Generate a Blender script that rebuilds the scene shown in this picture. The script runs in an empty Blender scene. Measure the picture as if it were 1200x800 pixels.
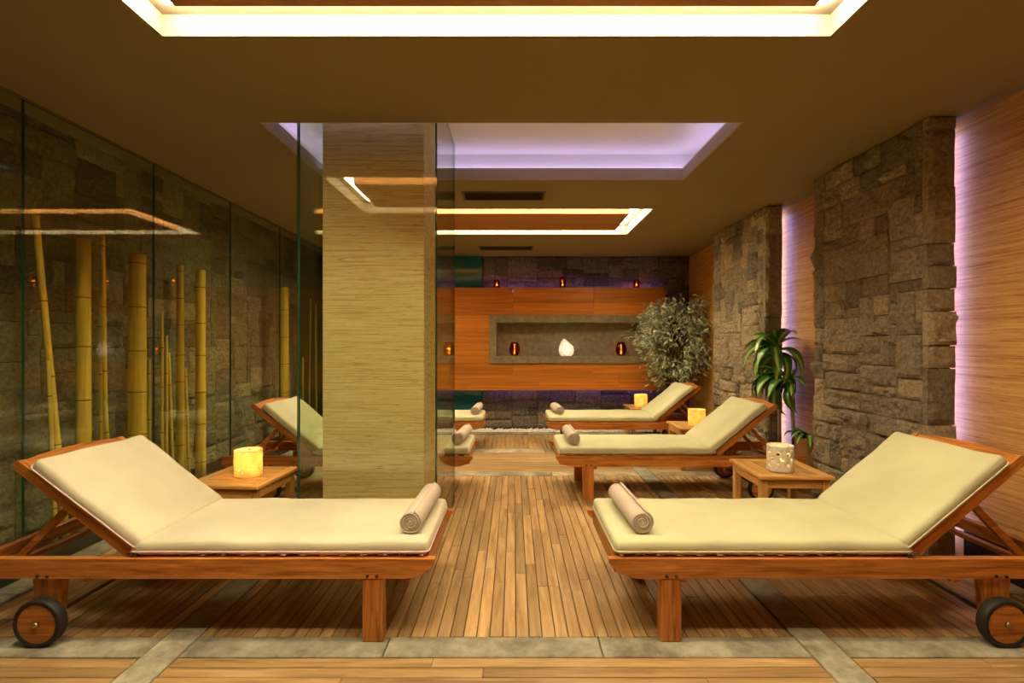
import bpy, bmesh, math, random
from mathutils import Vector, Matrix, noise
R = math.radians
rng = random.Random(7)
scene = bpy.context.scene
col = scene.collection

# ------------------------------------------------------------------ camera, world, exposure
F, CAMH, H = 567.0, 1.2, 2.45
cam = bpy.data.cameras.new('camera'); cam.sensor_width = 36; cam.lens = 36 * F / 1200
cam.shift_x = -2 / 1200; cam.shift_y = 3 / 1200; cam.clip_start = .02
camo = bpy.data.objects.new('camera', cam); col.objects.link(camo)
camo.location = (0, 0, CAMH); camo.rotation_euler = (R(90), 0, 0)
scene.camera = camo
w = bpy.data.worlds.new('world'); scene.world = w; w.use_nodes = True
w.node_tree.nodes['Background'].inputs[0].default_value = (.02, .018, .015, 1)
w.node_tree.nodes['Background'].inputs[1].default_value = .3
vs = scene.view_settings
vs.view_transform = 'Standard'; vs.look = 'None'; vs.gamma = 1; vs.use_curve_mapping = False
vs.exposure = 2.3
LED_WARM = (1.0, .82, .50); WARM_STRENGTH = 10.5
LED_LILAC = (.60, .50, 1.0); LILAC_STRENGTH = 1.35
PILLAR_LED = (.40, .36, 1.0); PILLAR_STRENGTH = 6.0
PANEL_LED = (.40, .20, 1.0); PANEL_STRENGTH = 1.6
try:
    scene.cycles.max_bounces = 10; scene.cycles.diffuse_bounces = 4; scene.cycles.glossy_bounces = 5
    scene.cycles.transparent_max_bounces = 24; scene.cycles.sample_clamp_indirect = 6
    scene.cycles.caustics_reflective = False; scene.cycles.caustics_refractive = False
except Exception: pass

# ------------------------------------------------------------------ materials
M = {}
def nodes(name):
    m = bpy.data.materials.new(name); m.use_nodes = True
    nt = m.node_tree; b = nt.nodes['Principled BSDF']
    M[name] = m
    return m, nt, b
def N(nt, typ, **kw):
    n = nt.nodes.new(typ)
    for k, v in kw.items():
        if k in n.inputs.keys(): n.inputs[k].default_value = v
        else: setattr(n, k, v)
    return n
def L(nt, a, b): nt.links.new(a, b)
def ramp(nt, cols):
    r = nt.nodes.new('ShaderNodeValToRGB'); e = r.color_ramp.elements
    while len(e) > 1: e.remove(e[-1])
    e[0].position, e[0].color = cols[0][0], (*cols[0][1], 1)
    for p, c in cols[1:]:
        x = e.new(p); x.color = (*c, 1)
    return r
def coords(nt, world, scale, jitter=True):
    if world: src = N(nt, 'ShaderNodeNewGeometry').outputs['Position']
    else: src = N(nt, 'ShaderNodeTexCoord').outputs['Object']
    if jitter:
        oi = N(nt, 'ShaderNodeObjectInfo')
        mm = N(nt, 'ShaderNodeMath', operation='MULTIPLY'); mm.inputs[1].default_value = 37.0
        L(nt, oi.outputs['Random'], mm.inputs[0])
        ad = N(nt, 'ShaderNodeVectorMath', operation='ADD')
        L(nt, src, ad.inputs[0]); L(nt, mm.outputs[0], ad.inputs[1]); src = ad.outputs[0]
    mp = N(nt, 'ShaderNodeMapping'); mp.inputs['Scale'].default_value = scale
    L(nt, src, mp.inputs['Vector'])
    return mp.outputs[0]
def add_bump(nt, b, src, strength, dist):
    bp = N(nt, 'ShaderNodeBump'); bp.inputs['Strength'].default_value = strength; bp.inputs['Distance'].default_value = dist
    L(nt, src, bp.inputs['Height']); L(nt, bp.outputs[0], b.inputs['Normal'])
def plain(name, c, rough=.6, spec=.5, metal=0, bump=0, bscale=60, coat=0):
    m, nt, b = nodes(name)
    b.inputs['Base Color'].default_value = (*c, 1); b.inputs['Roughness'].default_value = rough
    b.inputs['Specular IOR Level'].default_value = spec; b.inputs['Metallic'].default_value = metal
    b.inputs['Coat Weight'].default_value = coat
    if bump:
        n = N(nt, 'ShaderNodeTexNoise', Scale=bscale, Detail=4.0); L(nt, coords(nt, False, (1, 1, 1)), n.inputs['Vector'])
        add_bump(nt, b, n.outputs['Fac'], bump, .01)
    return m
def wood(name, axis, c0, c1, c2, fine=55, long=3.0, rough=.42, world=False, var=.35, bump=.15, spec=.4, sat=.0):
    m, nt, b = nodes(name)
    sc = [fine, fine, fine]; sc['xyz'.index(axis)] = long
    v = coords(nt, world, sc)
    n = N(nt, 'ShaderNodeTexNoise', Scale=1.0, Detail=5.0, Roughness=.6, Distortion=.6); L(nt, v, n.inputs['Vector'])
    r = ramp(nt, [(.25, c0), (.5, c1), (.75, c2)]); L(nt, n.outputs['Fac'], r.inputs[0])
    n2 = N(nt, 'ShaderNodeTexNoise', Scale=.12, Detail=2.0); L(nt, v, n2.inputs['Vector'])
    oi = N(nt, 'ShaderNodeObjectInfo')
    mr = N(nt, 'ShaderNodeMapRange'); mr.inputs['To Min'].default_value = 1 - var; mr.inputs['To Max'].default_value = 1 + var * .8
    L(nt, oi.outputs['Random'], mr.inputs['Value'])
    m2 = N(nt, 'ShaderNodeMapRange'); m2.inputs['From Min'].default_value = .3; m2.inputs['From Max'].default_value = .7
    m2.inputs['To Min'].default_value = .78; m2.inputs['To Max'].default_value = 1.2
    L(nt, n2.outputs['Fac'], m2.inputs['Value'])
    mu = N(nt, 'ShaderNodeMath', operation='MULTIPLY'); L(nt, mr.outputs[0], mu.inputs[0]); L(nt, m2.outputs[0], mu.inputs[1])
    hs = N(nt, 'ShaderNodeHueSaturation'); L(nt, r.outputs[0], hs.inputs['Color']); L(nt, mu.outputs[0], hs.inputs['Value'])
    L(nt, hs.outputs[0], b.inputs['Base Color'])
    b.inputs['Roughness'].default_value = rough; b.inputs['Specular IOR Level'].default_value = spec
    if bump: add_bump(nt, b, n.outputs['Fac'], bump, .003)
    return m
TE = ((.20, .050, .008), (.54, .19, .034), (.74, .32, .075))
for a in 'xyz': wood('teak_' + a, a, *TE, fine=60, long=4, rough=.38, var=.18)
TB = ((.38, .17, .035), (.66, .36, .10), (.78, .47, .17))
for a in 'xy': wood('table_teak_' + a, a, *TB, fine=60, long=4, rough=.42, var=.18)
wood('table_teak_z', 'z', *TB, fine=60, long=4, rough=.42, var=.18)
DK = ((.22, .120, .048), (.44, .268, .112), (.60, .405, .20))
for a in 'xy': wood('deck_' + a, a, *DK, fine=38, long=3, rough=.42, world=True, var=.20, bump=.3)
wood('panel_wood', 'x', (.34, .095, .010), (.56, .185, .018), (.66, .25, .035), fine=45, long=1.3, rough=.4, world=True, var=.12, bump=.05)
wood('cove_wood', 'x', (.34, .13, .025), (.46, .19, .04), (.52, .24, .06), fine=40, long=1.3, rough=.5, world=True, var=.05, bump=.03)

def veneer(name, axis, base, streak, light, rough=.5):
    # strip-bamboo veneer: long fine streaks lying along the grain, with short darker nodes
    m, nt, b = nodes(name)
    o = 'xyz'.index(axis)
    s1 = [9.0, 9.0, 120.0]; s1[o] = 2.6
    n = N(nt, 'ShaderNodeTexNoise', Scale=1.0, Detail=4.0, Roughness=.65); L(nt, coords(nt, True, s1, False), n.inputs['Vector'])
    r = ramp(nt, [(.33, streak), (.47, base), (.68, light)]); L(nt, n.outputs['Fac'], r.inputs[0])
    s2 = [26.0, 26.0, 210.0]; s2[o] = 14.0
    n2 = N(nt, 'ShaderNodeTexNoise', Scale=1.0, Detail=2.0); L(nt, coords(nt, True, s2, False), n2.inputs['Vector'])
    r2 = ramp(nt, [(.60, (1, 1, 1)), (.72, (.62, .50, .36))]); L(nt, n2.outputs['Fac'], r2.inputs[0])
    mx = N(nt, 'ShaderNodeMix', data_type='RGBA', blend_type='MULTIPLY'); mx.inputs[0].default_value = 1
    L(nt, r.outputs[0], mx.inputs[6]); L(nt, r2.outputs[0], mx.inputs[7]); L(nt, mx.outputs[2], b.inputs['Base Color'])
    b.inputs['Roughness'].default_value = rough; b.inputs['Specular IOR Level'].default_value = .3
    add_bump(nt, b, n.outputs['Fac'], .08, .003)
veneer('column_veneer', 'x', (.82, .60, .31), (.58, .35, .12), (.92, .75, .46))
veneer('wall_veneer', 'y', (.62, .32, .085), (.42, .18, .035), (.76, .46, .16), .38)

def stone_mat(name, c0, c1, c2, var, bump=1.0, scale=42):
    m, nt, b = nodes(name)
    v = coords(nt, True, (1, 1, 1))
    n = N(nt, 'ShaderNodeTexNoise', Scale=scale, Detail=8.0, Roughness=.68); L(nt, v, n.inputs['Vector'])
    r = ramp(nt, [(.30, c0), (.5, c1), (.72, c2)]); L(nt, n.outputs['Fac'], r.inputs[0])
    oi = N(nt, 'ShaderNodeObjectInfo')
    mr = ramp(nt, [(0, (1 - var,) * 3), (.55, (1, .98, .95)), (.86, (1.12, 1.08, 1.0)), (1, (1.55, 1.46, 1.30))]); L(nt, oi.outputs['Random'], mr.inputs[0])
    mx = N(nt, 'ShaderNodeMix', data_type='RGBA', blend_type='MULTIPLY'); mx.inputs[0].default_value = 1
    L(nt, r.outputs[0], mx.inputs[6]); L(nt, mr.outputs[0], mx.inputs[7]); L(nt, mx.outputs[2], b.inputs['Base Color'])
    b.inputs['Roughness'].default_value = .85; b.inputs['Specular IOR Level'].default_value = .25
    v2 = N(nt, 'ShaderNodeTexNoise', Scale=scale * .75, Detail=9.0, Roughness=.72); L(nt, v, v2.inputs['Vector'])
    add_bump(nt, b, v2.outputs['Fac'], bump, .042)
stone_mat('pillar_stone', (.26, .21, .142), (.43, .358, .25), (.60, .51, .37), .36)
stone_mat('garden_stone', (.27, .245, .16), (.44, .40, .268), (.60, .55, .38), .34)
stone_mat('back_stone', (.08, .068, .055), (.21, .18, .145), (.36, .31, .26), .5)
stone_mat('slab_stone', (.14, .125, .09), (.34, .315, .24), (.58, .54, .43), .25, bump=.35, scale=6)
stone_mat('niche_stone', (.17, .14, .085), (.25, .21, .135), (.33, .28, .185), .1, bump=.15, scale=14)
stone_mat('pebble', (.75, .72, .66), (.85, .82, .76), (.93, .91, .86), .2, bump=.1)
plain('core_dark', (.03, .024, .018), .9, .1)
plain('subfloor', (.035, .022, .012), .9, .1)
plain('soil', (.035, .022, .012), .95, .1, bump=.8)
plain('ceiling_paint', (.27, .20, .095), .75, .2)
plain('cove_white', (.86, .82, .74), .7, .2)
plain('lip_cream', (.26, .225, .16), .7, .2)
plain('lip_paint', (.46, .38, .31), .7, .2)
plain('dark_base', (.025, .014, .010), .5, .3)
plain('vent_dark', (.035, .02, .016), .6, .3)
plain('vent_frame', (.10, .06, .035), .6, .3)
plain('rear_paint', (.22, .15, .08), .8, .2)
plain('teal_lacquer', (.004, .13, .16), .10, .5)
plain('rubber', (.018, .016, .014), .6, .4, bump=.1)
plain('bolt_metal', (.45, .36, .22), .35, .5, metal=1)
plain('bolt_dark', (.10, .06, .04), .4, .5, metal=1)
plain('channel_metal', (.16, .11, .05), .4, .5)
plain('zip_pink', (.72, .56, .60), .7)
plain('piping_cream', (.60, .56, .40), .8)
plain('tie_dark', (.10, .08, .055), .9)
plain('wax', (.85, .74, .52), .5)
plain('white_ceramic', (.93, .90, .84), .35, .5, bump=.15, bscale=30)
plain('pot_tan', (.50, .28, .10), .55, .4, bump=.1)
plain('pot_dark', (.05, .032, .02), .6, .3, bump=.2)
plain('stem', (.36, .25, .13), .8, .2, bump=.4)
plain('bark', (.16, .11, .07), .9, .2, bump=.5)
plain('bamboo_ring', (.17, .085, .02), .7, .2)
plain('bamboo_cut', (.55, .40, .16), .8, .2)
wood('bamboo', 'z', (.66, .40, .04), (.86, .60, .08), (.92, .72, .16), fine=50, long=2.2, rough=.38, var=.2, bump=.04, spec=.5)
plain('thin_bamboo', (.80, .58, .10), .45, .4)

def fabric(name, c, scale, bump, c2=None):
    m, nt, b = nodes(name)
    v = coords(nt, False, (1, 1, 1))
    n = N(nt, 'ShaderNodeTexNoise', Scale=3.0, Detail=3.0); L(nt, v, n.inputs['Vector'])
    d = c2 or tuple(x * .86 for x in c)
    r = ramp(nt, [(.35, d), (.65, c)]); L(nt, n.outputs['Fac'], r.inputs[0]); L(nt, r.outputs[0], b.inputs['Base Color'])
    b.inputs['Roughness'].default_value = .9; b.inputs['Specular IOR Level'].default_value = .15
    b.inputs['Sheen Weight'].default_value = .15
    n2 = N(nt, 'ShaderNodeTexNoise', Scale=scale, Detail=3.0); L(nt, v, n2.inputs['Vector'])
    add_bump(nt, b, n2.outputs['Fac'], bump, .01)
fabric('cushion_green', (.66, .64, .40), 7, .2)
fabric('cushion_cream', (.74, .68, .50), 7, .2)
fabric('terry', (.68, .56, .46), 260, .5)

def foliage_mat(name, c0, c1, rough=.4):
    m, nt, b = nodes(name)
    n = N(nt, 'ShaderNodeTexNoise', Scale=14.0, Detail=2.0); L(nt, coords(nt, True, (1, 1, 1), False), n.inputs['Vector'])
    r = ramp(nt, [(.35, c0), (.68, c1)]); L(nt, n.outputs['Fac'], r.inputs[0]); L(nt, r.outputs[0], b.inputs['Base Color'])
    b.inputs['Roughness'].default_value = rough
foliage_mat('olive_leaf', (.20, .23, .12), (.70, .74, .54), .5)
m, nt, b = nodes('dracaena_leaf')      # green leaf, lighter towards its middle line (object x runs across the leaf)
sx = N(nt, 'ShaderNodeSeparateXYZ'); L(nt, N(nt, 'ShaderNodeTexCoord').outputs['Object'], sx.inputs[0])
ab = N(nt, 'ShaderNodeMath', operation='ABSOLUTE'); L(nt, sx.outputs['X'], ab.inputs[0])
r = ramp(nt, [(0, (.50, .66, .12)), (.2, (.22, .44, .06)), (.5, (.05, .19, .025)), (.9, (.04, .15, .02))])
ml = N(nt, 'ShaderNodeMath', operation='MULTIPLY'); ml.inputs[1].default_value = 28; L(nt, ab.outputs[0], ml.inputs[0])
L(nt, ml.outputs[0], r.inputs[0]); L(nt, r.outputs[0], b.inputs['Base Color']); b.inputs['Roughness'].default_value = .3

def emit(name, c, s):
    m = bpy.data.materials.new(name); m.use_nodes = True; nt = m.node_tree; nt.nodes.clear()
    e = N(nt, 'ShaderNodeEmission'); e.inputs[0].default_value = (*c, 1); e.inputs[1].default_value = s
    o = N(nt, 'ShaderNodeOutputMaterial'); L(nt, e.outputs[0], o.inputs[0]); M[name] = m
emit('led_warm', LED_WARM, WARM_STRENGTH); emit('led_lilac', LED_LILAC, LILAC_STRENGTH)
emit('led_pillar', PILLAR_LED, PILLAR_STRENGTH); emit('led_panel', PANEL_LED, PANEL_STRENGTH)
emit('flame', (1, .46, .08), 4)
def clear(name, tint, f0=.045, rough=0.0):
    # thin clear glass: straight-through tint, mirror reflection by Schlick's law on both faces
    m = bpy.data.materials.new(name); m.use_nodes = True; nt = m.node_tree; nt.nodes.clear()
    g = N(nt, 'ShaderNodeNewGeometry')
    dt = N(nt, 'ShaderNodeVectorMath', operation='DOT_PRODUCT'); L(nt, g.outputs['Normal'], dt.inputs[0]); L(nt, g.outputs['Incoming'], dt.inputs[1])
    ab = N(nt, 'ShaderNodeMath', operation='ABSOLUTE'); L(nt, dt.outputs['Value'], ab.inputs[0])
    s = N(nt, 'ShaderNodeMath', operation='SUBTRACT'); s.inputs[0].default_value = 1; L(nt, ab.outputs[0], s.inputs[1])
    p = N(nt, 'ShaderNodeMath', operation='POWER'); p.inputs[1].default_value = 5; L(nt, s.outputs[0], p.inputs[0])
    ma = N(nt, 'ShaderNodeMath', operation='MULTIPLY_ADD'); ma.inputs[1].default_value = 1 - f0; ma.inputs[2].default_value = f0; L(nt, p.outputs[0], ma.inputs[0])
    t = N(nt, 'ShaderNodeBsdfTransparent'); t.inputs[0].default_value = (*tint, 1)
    gl = N(nt, 'ShaderNodeBsdfGlossy'); gl.inputs['Roughness'].default_value = rough
    mx = N(nt, 'ShaderNodeMixShader'); L(nt, ma.outputs[0], mx.inputs[0]); L(nt, t.outputs[0], mx.inputs[1]); L(nt, gl.outputs[0], mx.inputs[2])
    o = N(nt, 'ShaderNodeOutputMaterial'); L(nt, mx.outputs[0], o.inputs[0]); M[name] = m
clear('glass', (.93, .965, .90)); clear('amber_glass', (.72, .38, .11), .06, .05)
plain('glass_edge', (.03, .10, .065), .15, .6)
def alabaster(name, c, mixf):
    m = bpy.data.materials.new(name); m.use_nodes = True; nt = m.node_tree; nt.nodes.clear()
    n = N(nt, 'ShaderNodeTexNoise', Scale=22.0, Detail=4.0); L(nt, coords(nt, False, (1, 1, 1)), n.inputs['Vector'])
    r = ramp(nt, [(.3, tuple(x * .75 for x in c)), (.65, c)]); L(nt, n.outputs['Fac'], r.inputs[0])
    d = N(nt, 'ShaderNodeBsdfDiffuse'); t = N(nt, 'ShaderNodeBsdfTranslucent')
    L(nt, r.outputs[0], d.inputs[0]); L(nt, r.outputs[0], t.inputs[0])
    mx = N(nt, 'ShaderNodeMixShader'); mx.inputs[0].default_value = mixf; L(nt, d.outputs[0], mx.inputs[1]); L(nt, t.outputs[0], mx.inputs[2])
    o = N(nt, 'ShaderNodeOutputMaterial'); L(nt, mx.outputs[0], o.inputs[0]); M[name] = m
alabaster('tulip_white', (.95, .92, .86), .5); alabaster('lantern_white', (.96, .92, .82), .15); alabaster('lantern_glow', (.86, .70, .42), .55)

# ------------------------------------------------------------------ object helpers
def mesh(name, verts, faces, mats, smooth=False, fmat=None):
    me = bpy.data.meshes.new(name); me.from_pydata(verts, [], faces)
    for m_ in (mats if isinstance(mats, (list, tuple)) else [mats]): me.materials.append(M[m_])
    if fmat: me.polygons.foreach_set('material_index', fmat)
    if smooth: me.polygons.foreach_set('use_smooth', [True] * len(me.polygons))
    me.update(); return me
def link(name, data, parent=None, loc=(0, 0, 0), rot=(0, 0, 0), scale=(1, 1, 1)):
    o = bpy.data.objects.new(name, data); col.objects.link(o)
    o.parent = parent; o.location = loc; o.rotation_euler = rot; o.scale = scale
    return o
def tag(o, label, cat, group=None):
    o['label'] = label; o['category'] = cat
    if group: o['group'] = group
    return o
def thing(name, label, cat, loc=(0, 0, 0), rz=0, group=None):
    o = link(name, None, None, loc, (0, 0, rz)); o.empty_display_size = .1
    return tag(o, label, cat, group)
def struct(o): o['kind'] = 'structure'; return o
class G:
    """collects boxes and tubes into one mesh"""
    def __init__(s): s.v = []; s.f = []; s.m = []
    def add(s, v, f, mi=0):
        k = len(s.v); s.v += [tuple(x) for x in v]; s.f += [tuple(i + k for i in q) for q in f]; s.m += [mi] * len(f)
        return s
    def box(s, x0, x1, y0, y1, z0, z1, mi=0, c=0):
        if c: return s.add(*cbox(x0, x1, y0, y1, z0, z1, c), mi)
        v = [(x, y, z) for x in (x0, x1) for y in (y0, y1) for z in (z0, z1)]
        return s.add(v, [(0, 1, 3, 2), (4, 6, 7, 5), (0, 4, 5, 1), (2, 3, 7, 6), (0, 2, 6, 4), (1, 5, 7, 3)], mi)
    def tube(s, pts, rad, n=10, mi=0, cap=True, close=False):
        pts = [Vector(p) for p in pts]; k = len(pts)
        rad = rad if isinstance(rad, (list, tuple)) else [rad] * k
        v = []; f = []; up = None
        for i, p in enumerate(pts):
            a = pts[(i - 1) % k] if (i or close) else p; b_ = pts[(i + 1) % k] if (i < k - 1 or close) else p
            d = (b_ - a).normalized() if (b_ - a).length > 1e-9 else Vector((0, 0, 1))
            if up is None: up = d.orthogonal().normalized()
            up = (up - d * up.dot(d)).normalized() if abs(up.dot(d)) < .999 else d.orthogonal().normalized()
            w_ = d.cross(up)
            for j in range(n):
                t = 2 * math.pi * j / n; v.append(p + (up * math.cos(t) + w_ * math.sin(t)) * rad[i])
        for i in range(k if close else k - 1):
            for j in range(n):
                a = i * n + j; b_ = i * n + (j + 1) % n; q = ((i + 1) % k) * n
                f.append((a, b_, q + (j + 1) % n, q + j))
        if cap and not close: f += [tuple(range(n))[::-1], tuple((k - 1) * n + j for j in range(n))]
        return s.add(v, f, mi)
    def prism(s, poly, y0, y1, mi=0):      # polygon in xz, extruded along y
        n = len(poly); v = [(x, y0, z) for x, z in poly] + [(x, y1, z) for x, z in poly]
        f = [tuple(range(n)), tuple(range(2 * n - 1, n - 1, -1))] + [(i, i + n, (i + 1) % n + n, (i + 1) % n) for i in range(n)]
        return s.add(v, f, mi)
    def mesh(s, name, mats, smooth=False): return mesh(name, s.v, s.f, mats, smooth, s.m)
    def obj(s, name, mats, parent=None, loc=(0, 0, 0), rot=(0, 0, 0), smooth=False):
        return link(name, s.mesh(name, mats, smooth), parent, loc, rot)
def cbox(x0, x1, y0, y1, z0, z1, c):
    """box with every edge chamfered: 24 corners"""
    lo, hi = (x0, y0, z0), (x1, y1, z1); v = []; idx = {}
    for a in range(3):
        for sg in range(8):
            s_ = [(sg >> k) & 1 for k in range(3)]
            p = [(hi[k] if s_[k] else lo[k]) + (0 if k == a else (-c if s_[k] else c)) for k in range(3)]
            idx[a, tuple(s_)] = len(v); v.append(p)
    f = []
    for a in range(3):
        b_, d = (a + 1) % 3, (a + 2) % 3
        for e in (0, 1):
            q = []
            for (i, j) in ((0, 0), (1, 0), (1, 1), (0, 1)):
                s_ = [0] * 3; s_[a] = e; s_[b_] = i; s_[d] = j; q.append(idx[a, tuple(s_)])
            f.append(tuple(q if e else q[::-1]))
        for i in (0, 1):
            for j in (0, 1):
                s0 = [0] * 3; s0[b_] = i; s0[d] = j; s1 = list(s0); s1[a] = 1
                q = [idx[b_, tuple(s0)], idx[b_, tuple(s1)], idx[d, tuple(s1)], idx[d, tuple(s0)]]
                f.append(tuple(q if i != j else q[::-1]))
    for sg in range(8):
        s_ = tuple((sg >> k) & 1 for k in range(3)); q = [idx[0, s_], idx[1, s_], idx[2, s_]]
        f.append(tuple(q if sum(s_) % 2 else q[::-1]))
    return v, f
def rbox(lx, ly, lz, r, n=(8, 8, 2), disp=None):
    """rounded box centred at the origin, gridded so that it can be displaced"""
    def ticks(l, k):
        e = [0, r * .15, r * .45, r]
        return [-l / 2 + t for t in e] + [-l / 2 + r + (l - 2 * r) * i / k for i in range(1, k)] + [l / 2 - t for t in e[::-1]]
    T = [ticks(l, k) for l, k in zip((lx, ly, lz), n)]; half = (lx / 2, ly / 2, lz / 2)
    vid = {}; v = []; f = []
    def vert(i):
        if i not in vid:
            p = Vector([T[a][i[a]] for a in range(3)]); q = Vector([max(-half[a] + r, min(half[a] - r, p[a])) for a in range(3)])
            d = p - q; p2 = q + d.normalized() * r if d.length > 1e-9 else p
            if disp: p2 = p2 + disp(p2)
            vid[i] = len(v); v.append(tuple(p2))
        return vid[i]
    for a in range(3):
        b_, d = (a + 1) % 3, (a + 2) % 3
        for e in (0, len(T[a]) - 1):
            for i in range(len(T[b_]) - 1):
                for j in range(len(T[d]) - 1):
                    q = []
                    for (ii, jj) in ((i, j), (i + 1, j), (i + 1, j + 1), (i, j + 1)):
                        k = [0] * 3; k[a] = e; k[b_] = ii; k[d] = jj; q.append(vert(tuple(k)))
                    f.append(tuple(q if e else q[::-1]))
    return v, f
def lathe(prof, n=24, mi=0):
    v = []; f = []
    for r_, z in prof:
        for j in range(n):
            t = 2 * math.pi * j / n; v.append((r_ * math.cos(t), r_ * math.sin(t), z))
    for i in range(len(prof) - 1):
        for j in range(n): f.append((i * n + j, i * n + (j + 1) % n, (i + 1) * n + (j + 1) % n, (i + 1) * n + j))
    return v, f
def copy_tree(o, parent=None):
    c = o.copy(); col.objects.link(c); c.parent = parent
    for ch in list(o.children): copy_tree(ch, c)
    return c

# ------------------------------------------------------------------ floor: decking bays between grey stone strips
XL0, XL1, XR0, XR1 = -1.43, -1.29, 1.15, 1.29
Y = dict(b1=(1.03, 1.854), s1=(1.854, 1.984), a=(1.984, 4.407), s2=(4.407, 4.536), b2=(4.536, 5.36), s3=(5.36, 5.53), c=(5.53, 6.42))
floor = struct(link('floor', G().box(-3.2, 2.62, -2.4, 7.0, -.12, -.022).mesh('floor', 'subfloor')))
PW, GAP, TH = .0546, .0035, .022
unit_x = G().add(*cbox(0, 1, 0, PW - GAP, -TH, 0, .0015)).mesh('plank', 'deck_x')
unit_y = G().add(*cbox(0, PW - GAP, 0, 1, -TH, 0, .0015)).mesh('plank', 'deck_y')
planks = []                                        # (sort key, mesh, location, scale)
def bay_y(x0, x1, y0, y1, lo, hi):
    n = max(1, round((x1 - x0) / PW)); sx = (x1 - x0) / (n * PW)
    for i in range(n):
        y = y0
        first = True
        while y < y1 - .01:
            l = rng.uniform(lo, hi) * (rng.uniform(.4, 1) if first else 1); first = False
            e = y + l
            if y1 - e < .25: e = y1
            planks.append((y, unit_y, (x0 + i * PW * sx, y + .0005, rng.uniform(-.0012, .0012)), (sx, e - y - .0015, 1))); y = e
def bay_x(x0, x1, y0, y1, lo, hi):
    n = max(1, round((y1 - y0) / PW)); sy = (y1 - y0) / (n * PW)
    for i in range(n):
        x = x0; first = True
        while x < x1 - .01:
            l = rng.uniform(lo, hi) * (rng.uniform(.4, 1) if first else 1); first = False
            e = x + l
            if x1 - e < .25: e = x1
            yy = y0 + i * PW * sy
            planks.append((yy if yy > 1.6 else 20 - yy, unit_x, (x + .0005, yy, rng.uniform(-.0012, .0012)), (e - x - .0015, sy, 1))); x = e
for xa, xb in ((-2.35, XL0 - .003), (XL1 + .003, XR0 - .003), (XR1 + .003, 2.36)):
    bay_y(xa, xb, *Y['a'], .62, 1.15)
    bay_y(xa, xb, *Y['c'], .5, .9)
    bay_x(xa, xb, *Y['b1'], .8, 1.6); bay_x(xa, xb, *Y['b2'], .8, 1.6)
    bay_y(xa, xb, -2.3, .90, 1.2, 2.4)
planks = [((20 + abs(p[0]) if p[0] < 1 else p[0]),) + p[1:] for p in planks]
planks.sort(key=lambda p: p[0])
rest = G()
for i, (k, me, loc, sc) in enumerate(planks):
    if i < 300: link('plank', me, floor, loc, (0, 0, 0), sc)
for mi, um in enumerate((unit_x, unit_y)):
    vv = [v_.co.copy() for v_ in um.vertices]; ff = [tuple(p.vertices) for p in um.polygons]
    for k, me, loc, sc in planks[300:]:
        if me is um: rest.add([(loc[0] + c.x * sc[0], loc[1] + c.y * sc[1], loc[2] + c.z) for c in vv], ff, mi)
ro = rest.obj('decking', ['deck_x', 'deck_y'], floor); ro['kind'] = 'stuff'
def slab(x0, x1, y0, y1, dz=0): link('stone_slab', G().add(*cbox(x0 + .002, x1 - .002, y0 + .002, y1 - .002, -.022, .001 + dz, .003)).mesh('stone_slab', 'slab_stone'), floor)
for y0, y1 in ((.90, 1.03), Y['s1'], Y['s2'], Y['s3']):
    for xs in ([-2.35, XL0], [XL1, -.55, .35, XR0], [XR1, 2.36]):
        if y0 == Y['s1'][0] and xs[0] == XL1: xs = [XL1, -.505, .345, XR0]
        for a, b_ in zip(xs, xs[1:]): slab(a, b_, y0, y1)
for xa, xb in ((XL0, XL1), (XR0, XR1)):
    ys = [-2.3, -1.2, -.1, .9, 2.03, 3.25, 4.50, 5.5, 6.42]
    for a, b_ in zip(ys, ys[1:]): slab(xa, xb, a, b_, .0015)
for xa, xb in ((-2.50, -2.35), (2.36, 2.50)):
    ys = [-2.3, -1.1, .1, 1.2, 2.3, 3.4, 4.5, 5.5, 6.42]
    for a, b_ in zip(ys, ys[1:]): slab(xa, xb, a, b_, .012)
for a, b_ in zip([-2.5, -1.6, -.7, .2, 1.1, 2.5], [-1.6, -.7, .2, 1.1, 2.5]): slab(a, b_, 6.42, 6.54, .012)
def pebbles(name, parent, x0, x1, y0, y1, n, z=-.02):
    bm = bmesh.new(); bmesh.ops.create_icosphere(bm, subdivisions=1, radius=1)
    bv = [v_.co.copy() for v_ in bm.verts]; bf = [tuple(q.index for q in p.verts) for p in bm.faces]; bm.free()
    g = G()
    for i in range(n):
        r_ = rng.uniform(.010, .021); s_ = (r_ * rng.uniform(.8, 1.4), r_ * rng.uniform(.8, 1.3), r_ * rng.uniform(.5, .8))
        c = Vector((rng.uniform(x0, x1), rng.uniform(y0, y1), z + rng.uniform(.0, .028))); rot = Matrix.Rotation(rng.uniform(0, 6.3), 3, 'Z')
        g.add([c + rot @ Vector((p.x * s_[0], p.y * s_[1], p.z * s_[2])) for p in bv], bf)
    o = g.obj(name, 'pebble', parent, smooth=True); o['kind'] = 'stuff'; return o
o = pebbles('pebble_bed', None, -2.3, 2.4, 6.56, 6.85, 3000); tag(o, 'strip of white pebbles along the foot of the back wall', 'pebbles')

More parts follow.
